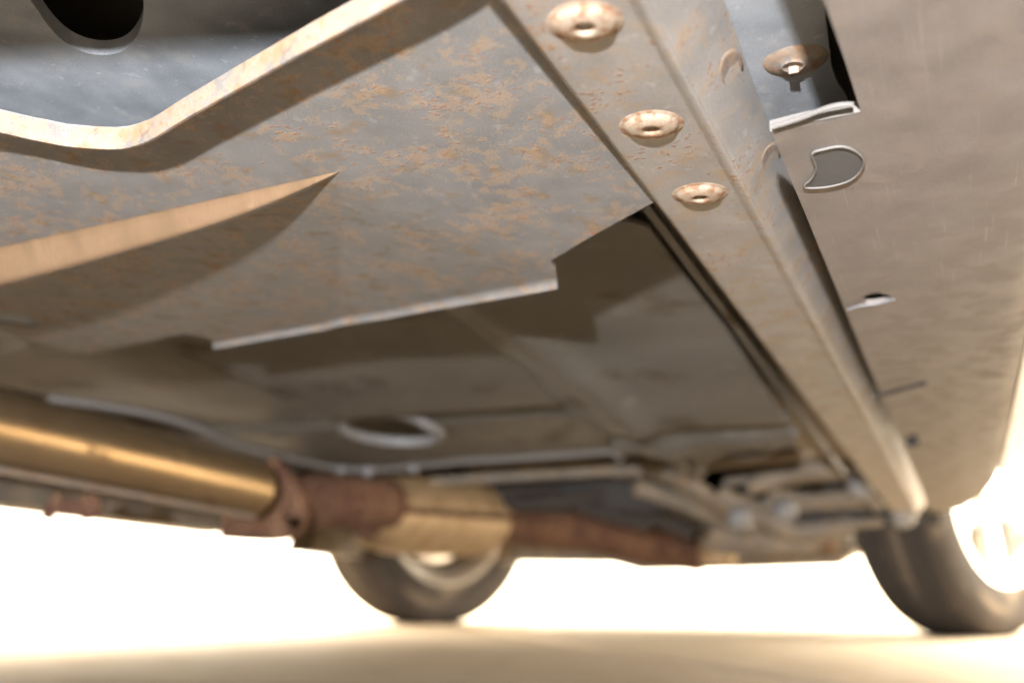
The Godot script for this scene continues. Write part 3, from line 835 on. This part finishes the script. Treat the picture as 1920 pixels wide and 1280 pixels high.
func exhaust(car: Node3D) -> void:
	var a := Vector3(-0.91, 0.2793, -0.6166)
	var b := Vector3(-0.9224, 0.2439, -1.2618)
	var d := (b - a).normalized()
	var long := a.distance_to(b)
	var can := lathe([Vector2(0.0, 0.0), Vector2(0.03, 0.0), Vector2(0.040, 0.006), Vector2(0.0425, 0.014), Vector2(0.0425, long * 0.5), Vector2(0.0425, long - 0.02), Vector2(0.040, long - 0.008), Vector2(0.03, long), Vector2(0.0, long)], 56)
	var m := part("muffler", can, M.muffler, car, axis_down(a, d), "long golden stainless muffler")
	part("seam", sweep([a + Vector3(0.02, -0.043, 0.0), b + Vector3(0.02, -0.043, 0.0) - d * 0.03], [Vector2(-0.006, -0.003), Vector2(0.006, -0.003), Vector2(0.006, 0.003), Vector2(-0.006, 0.003)], Vector3.UP, false), M.lip, m, m.transform.affine_inverse())
	part("hanger_bracket", tube([Vector3(-1.0435, 0.2247, -1.0269), Vector3(-1.0541, 0.2048, -1.0224), Vector3(-1.0573, 0.1916, -1.0211)], 0.008), M.rust, car)
	part("hanger_bracket", tube([Vector3(-1.0123, 0.2214, -1.0399), Vector3(-1.0091, 0.2048, -1.0412), Vector3(-1.0058, 0.1936, -1.0426)], 0.012), M.rust, car)
	part("hanger_bracket", bar(Vector3(-1.0575, 0.2081, -1.021), Vector3(-0.9957, 0.2068, -1.0468), 0.012, 0.02), M.rust, car)
	# square clamp at the far end of the muffler
	part("clamp_strap", sweep(smooth_path([Vector3(-0.9289, 0.284, -1.2916), Vector3(-0.9176, 0.268, -1.3071), Vector3(-0.902, 0.2379, -1.3245), Vector3(-0.895, 0.2086, -1.3274), Vector3(-0.9001, 0.1928, -1.3145), Vector3(-0.9223, 0.1879, -1.2943), Vector3(-0.9474, 0.19, -1.2297)], 5), [Vector2(-0.016, -0.007), Vector2(0.016, -0.007), Vector2(0.016, 0.007), Vector2(-0.016, 0.007)], Vector3(0, 0, 1), false), M.rust, car, Transform3D(), "red rusty strap round the muffler's end")
	var p0 := Vector3(-0.9423, 0.2347, -1.3185)
	var p1 := Vector3(-0.8978, 0.2441, -1.5972)
	var pipe := sweep([p0, p0.lerp(p1, 0.28), p0.lerp(p1, 0.29), p0.lerp(p1, 0.34), p0.lerp(p1, 0.35), p1], circle(0.043, 28), Vector3.UP, true, false, [0.9, 0.9, 1.1, 1.1, 1.0, 1.0])
	part("collar_pipe", pipe, M.rust, car)
	# heat shield: two half shells with a gap along the side
	var s0 := Vector3(-0.9333, 0.2343, -1.5824)
	var s1 := Vector3(-0.8891, 0.2399, -2.0128)
	var sd := (s1 - s0).normalized()
	var sl := s0.distance_to(s1)
	for half in 2:
		var mb := MB.new()
		var prof := [Vector2(0.052, 0.0), Vector2(0.066, sl * 0.08), Vector2(0.074, sl * 0.2), Vector2(0.076, sl * 0.5), Vector2(0.076, sl * 0.8), Vector2(0.068, sl * 0.92), Vector2(0.05, sl)]
		var t0 := (0.05 if half == 0 else 3.2)
		var t1 := (3.1 if half == 0 else 6.17)
		for i in prof.size() - 1:
			for k in 24:
				var u0 := lerpf(t0, t1, k / 24.0)
				var u1 := lerpf(t0, t1, (k + 1) / 24.0)
				var c0 := Vector3(cos(u0), 0, sin(u0))
				var c1 := Vector3(cos(u1), 0, sin(u1))
				var q0: Vector2 = prof[i]
				var q1: Vector2 = prof[i + 1]
				for off in [0.0, -0.003]:
					var y := Vector3.UP
					var sg := 1.0 if off == 0.0 else -1.0
					mb.quad(c0 * (q0.x + off) + y * q0.y, c1 * (q0.x + off) + y * q0.y, c1 * (q1.x + off) + y * q1.y, c0 * (q1.x + off) + y * q1.y, [c0 * sg, c1 * sg, c1 * sg, c0 * sg], [Vector2(u0 * 0.07, q0.y), Vector2(u1 * 0.07, q0.y), Vector2(u1 * 0.07, q1.y), Vector2(u0 * 0.07, q1.y)])
		part("heat_shield", mb.done(), M.tan, car, axis_down(s0, sd), "tan half shell of the heat shield")
	part("pipe_core", sweep([s0, s1], circle(0.045, 20)), M.rust, car)
	part("tail_pipe", sweep(smooth_path([Vector3(-0.8836, 0.2371, -1.9609), Vector3(-0.8457, 0.233, -2.1394), Vector3(-0.7734, 0.2262, -2.278), Vector3(-0.6926, 0.2016, -2.4202), Vector3(-0.5915, 0.181, -2.5709)], 6), circle(0.047, 20)), M.rust, car, Transform3D(), "brown rusty pipe beyond the heat shield")
	part("rubber_mount", lathe([Vector2(0.0, 0.0), Vector2(0.03, 0.0), Vector2(0.042, 0.01), Vector2(0.044, 0.05), Vector2(0.036, 0.085), Vector2(0.0, 0.09)], 24), M.tan, car, Transform3D(Basis(), Vector3(-0.5281, 0.1475, -2.489)))

func suspension(car: Node3D) -> void:
	part("cross_bar", bar(Vector3(-0.8996, 0.2879, -1.7049), Vector3(-0.5224, 0.3038, -1.7868), 0.02, 0.014), M.dust, car)
	part("cross_beam", bar(Vector3(-0.8667, 0.3328, -1.8596), Vector3(-0.2009, 0.3398, -1.9213), 0.05, 0.03), M.dust, car)
	part("control_arm", sweep(smooth_path([Vector3(-0.5671, 0.3068, -1.8223), Vector3(-0.5059, 0.3097, -1.8479), Vector3(-0.4632, 0.2926, -1.8875), Vector3(-0.4247, 0.2594, -1.9469), Vector3(-0.3839, 0.2242, -2.029)], 5), [Vector2(-0.018, -0.012), Vector2(0.018, -0.012), Vector2(0.018, 0.012), Vector2(-0.018, 0.012)], Vector3.UP, false), M.dust, car)
	part("control_arm", tube([Vector3(-0.5608, 0.2879, -1.9333), Vector3(-0.4931, 0.2637, -1.9833), Vector3(-0.4268, 0.2317, -2.0436), Vector3(-0.3715, 0.2058, -2.1209)], 0.016), M.dust, car)
	part("control_arm", sweep(smooth_path([Vector3(-0.3973, 0.2725, -2.1102), Vector3(-0.3444, 0.2428, -2.154), Vector3(-0.3027, 0.224, -2.2147), Vector3(-0.2191, 0.2124, -2.098)], 5), circle(0.02, 12, 0.6)), M.dust, car)
	part("lower_arm", sweep(smooth_path([Vector3(-0.4574, 0.2058, -2.085), Vector3(-0.3722, 0.1906, -2.1206), Vector3(-0.2963, 0.1855, -2.1524), Vector3(-0.2238, 0.2028, -2.1827)], 5), circle(0.024, 12, 0.7)), M.dust, car)
	part("ball_joint", lathe([Vector2(0.0, 0.0), Vector2(0.026, 0.002), Vector2(0.03, 0.02), Vector2(0.02, 0.04), Vector2(0.0, 0.045)], 18), M.rust, car, axis_down(Vector3(-0.2516, 0.216, -2.1711)))
	part("steering_rod", tube([Vector3(-0.3683, 0.285, -2.0139), Vector3(-0.2783, 0.3066, -2.0732), Vector3(-0.1975, 0.3124, -2.1395), Vector3(-0.1567, 0.2777, -2.2108)], 0.014), M.dust, car)
	part("steering_rod", tube([Vector3(-0.4147, 0.2992, -2.0487), Vector3(-0.2931, 0.3197, -2.0453), Vector3(-0.198, 0.3354, -2.0634)], 0.010), M.dust, car)
	part("subframe", bar(Vector3(-0.3544, 0.2551, -2.0956), Vector3(-0.1137, 0.2717, -2.142), 0.05, 0.03), M.dust, car)
	part("rail_end_bar", bar(Vector3(-0.2515, 0.2181, -2.1711), Vector3(-0.0592, 0.2344, -2.2516), 0.03, 0.014), M.dust, car)
	part("bushing", lathe([Vector2(0.0, 0.0), Vector2(0.026, 0.0), Vector2(0.028, 0.02), Vector2(0.026, 0.03), Vector2(0.0, 0.03)], 20), M.zinc, car, axis_down(Vector3(-0.3851, 0.2399, -2.0285)))

	for q in [
		[Vector3(-0.437, 0.3121, -1.8226), Vector3(-0.3043, 0.3195, -1.8238), Vector3(-0.1818, 0.3315, -1.8209)],
		[Vector3(-0.3365, 0.2833, -1.9188), Vector3(-0.2583, 0.3058, -1.9298), Vector3(-0.1789, 0.2983, -1.9413), Vector3(-0.1273, 0.2414, -1.9629)],
		[Vector3(-0.4087, 0.2712, -1.9428), Vector3(-0.3433, 0.2358, -1.9701), Vector3(-0.2827, 0.2035, -1.9955), Vector3(-0.1816, 0.2153, -2.0053)],
		[Vector3(-0.3321, 0.2751, -2.029), Vector3(-0.2502, 0.2652, -2.0633), Vector3(-0.1452, 0.2712, -2.053)],
		[Vector3(-0.4785, 0.1954, -2.1304), Vector3(-0.4012, 0.1787, -2.1627), Vector3(-0.2962, 0.1875, -2.1524), Vector3(-0.2261, 0.207, -2.1601)]]:
		part("brake_pipe" if q.size() == 3 else "link_arm", tube(q, 0.012 if q.size() == 3 else 0.017), M.dust, car)
	for q in [Vector3(-0.444, 0.3132, -1.7654), Vector3(-0.424, 0.3158, -1.828), Vector3(-0.365, 0.23, -1.9069), Vector3(-0.2982, 0.2472, -1.989), Vector3(-0.162, 0.2817, -1.9376), Vector3(-0.103, 0.2377, -2.0707)]:
		part("bush", lathe([Vector2(0.0, 0.0), Vector2(0.014, 0.0), Vector2(0.021, 0.005), Vector2(0.022, 0.02), Vector2(0.015, 0.028), Vector2(0.0, 0.028)], 18), M.zinc, car, axis_down(q, Vector3(0.25, -0.6, 0.75)))

func wheels(car: Node3D) -> void:
	var R := 0.31
	var prof := [Vector2(0.200, -0.085)]
	prof.append_array([Vector2(0.215, -0.098), Vector2(0.25, -0.106), Vector2(0.28, -0.102), Vector2(0.298, -0.088), Vector2(0.307, -0.072)])
	for k in 4:
		var y := -0.052 + k * 0.0345
		prof.append_array([Vector2(R, y - 0.008), Vector2(R - 0.009, y - 0.007), Vector2(R - 0.009, y + 0.005), Vector2(R, y + 0.006)])
	prof.append_array([Vector2(0.307, 0.072), Vector2(0.298, 0.088), Vector2(0.28, 0.102), Vector2(0.25, 0.106), Vector2(0.215, 0.098), Vector2(0.200, 0.085)])
	var tyre := lathe(prof, 72)
	var rim := lathe([Vector2(0.205, -0.094), Vector2(0.198, -0.096), Vector2(0.19, -0.085), Vector2(0.17, -0.06), Vector2(0.165, 0.03), Vector2(0.18, 0.075), Vector2(0.198, 0.096), Vector2(0.205, 0.094)], 56)
	var spots := [Vector3(-0.005, 0, -2.6026), Vector3(-1.4, 0, -2.7328)]
	for i in 2:
		var at: Vector3 = spots[i] + Vector3(0, R - 0.004, 0)
		# local +y is the axle; outward on the right wheel, inward on the other
		var ax := Vector3(cos(deg_to_rad(28.0)), 0, sin(deg_to_rad(28.0)))
		var t := axis_down(at, ax)
		var w := part("wheel", lathe([Vector2(0.0, -0.05), Vector2(0.07, -0.05), Vector2(0.07, 0.05), Vector2(0.0, 0.055)], 24), M.alloy, car, t, ["right steered wheel turned outward", "left wheel beyond the exhaust"][i])
		part("tyre", tyre, M.tyre, w)
		part("rim", rim, M.alloy if i == 0 else M.rim_dull, w)
		if i == 0:
			for k in 5:
				var q := TAU * k / 5.0 + 0.4
				var o := Vector3(cos(q), 0, sin(q))
				part("spoke", bar(o * 0.05 + Vector3(0, 0.06, 0), o * 0.195 + Vector3(0, 0.08, 0), 0.05, 0.02, 0.005), M.alloy, w)
			part("hub_cap", lathe([Vector2(0.075, 0.05), Vector2(0.06, 0.085), Vector2(0.0, 0.09)], 24), M.alloy, w)
		else:
			part("brake_shield", lathe([Vector2(0.0, -0.01), Vector2(0.188, -0.01), Vector2(0.188, 0.004), Vector2(0.0, 0.006)], 40), M.dust, w)
			part("brake_disc", lathe([Vector2(0.0, 0.02), Vector2(0.14, 0.02), Vector2(0.14, 0.03), Vector2(0.06, 0.034), Vector2(0.0, 0.06)], 40), M.alloy, w)
			part("caliper", bar(Vector3(0.10, 0.03, -0.05), Vector3(0.10, 0.03, 0.06), 0.06, 0.07, 0.01), M.rust, w)
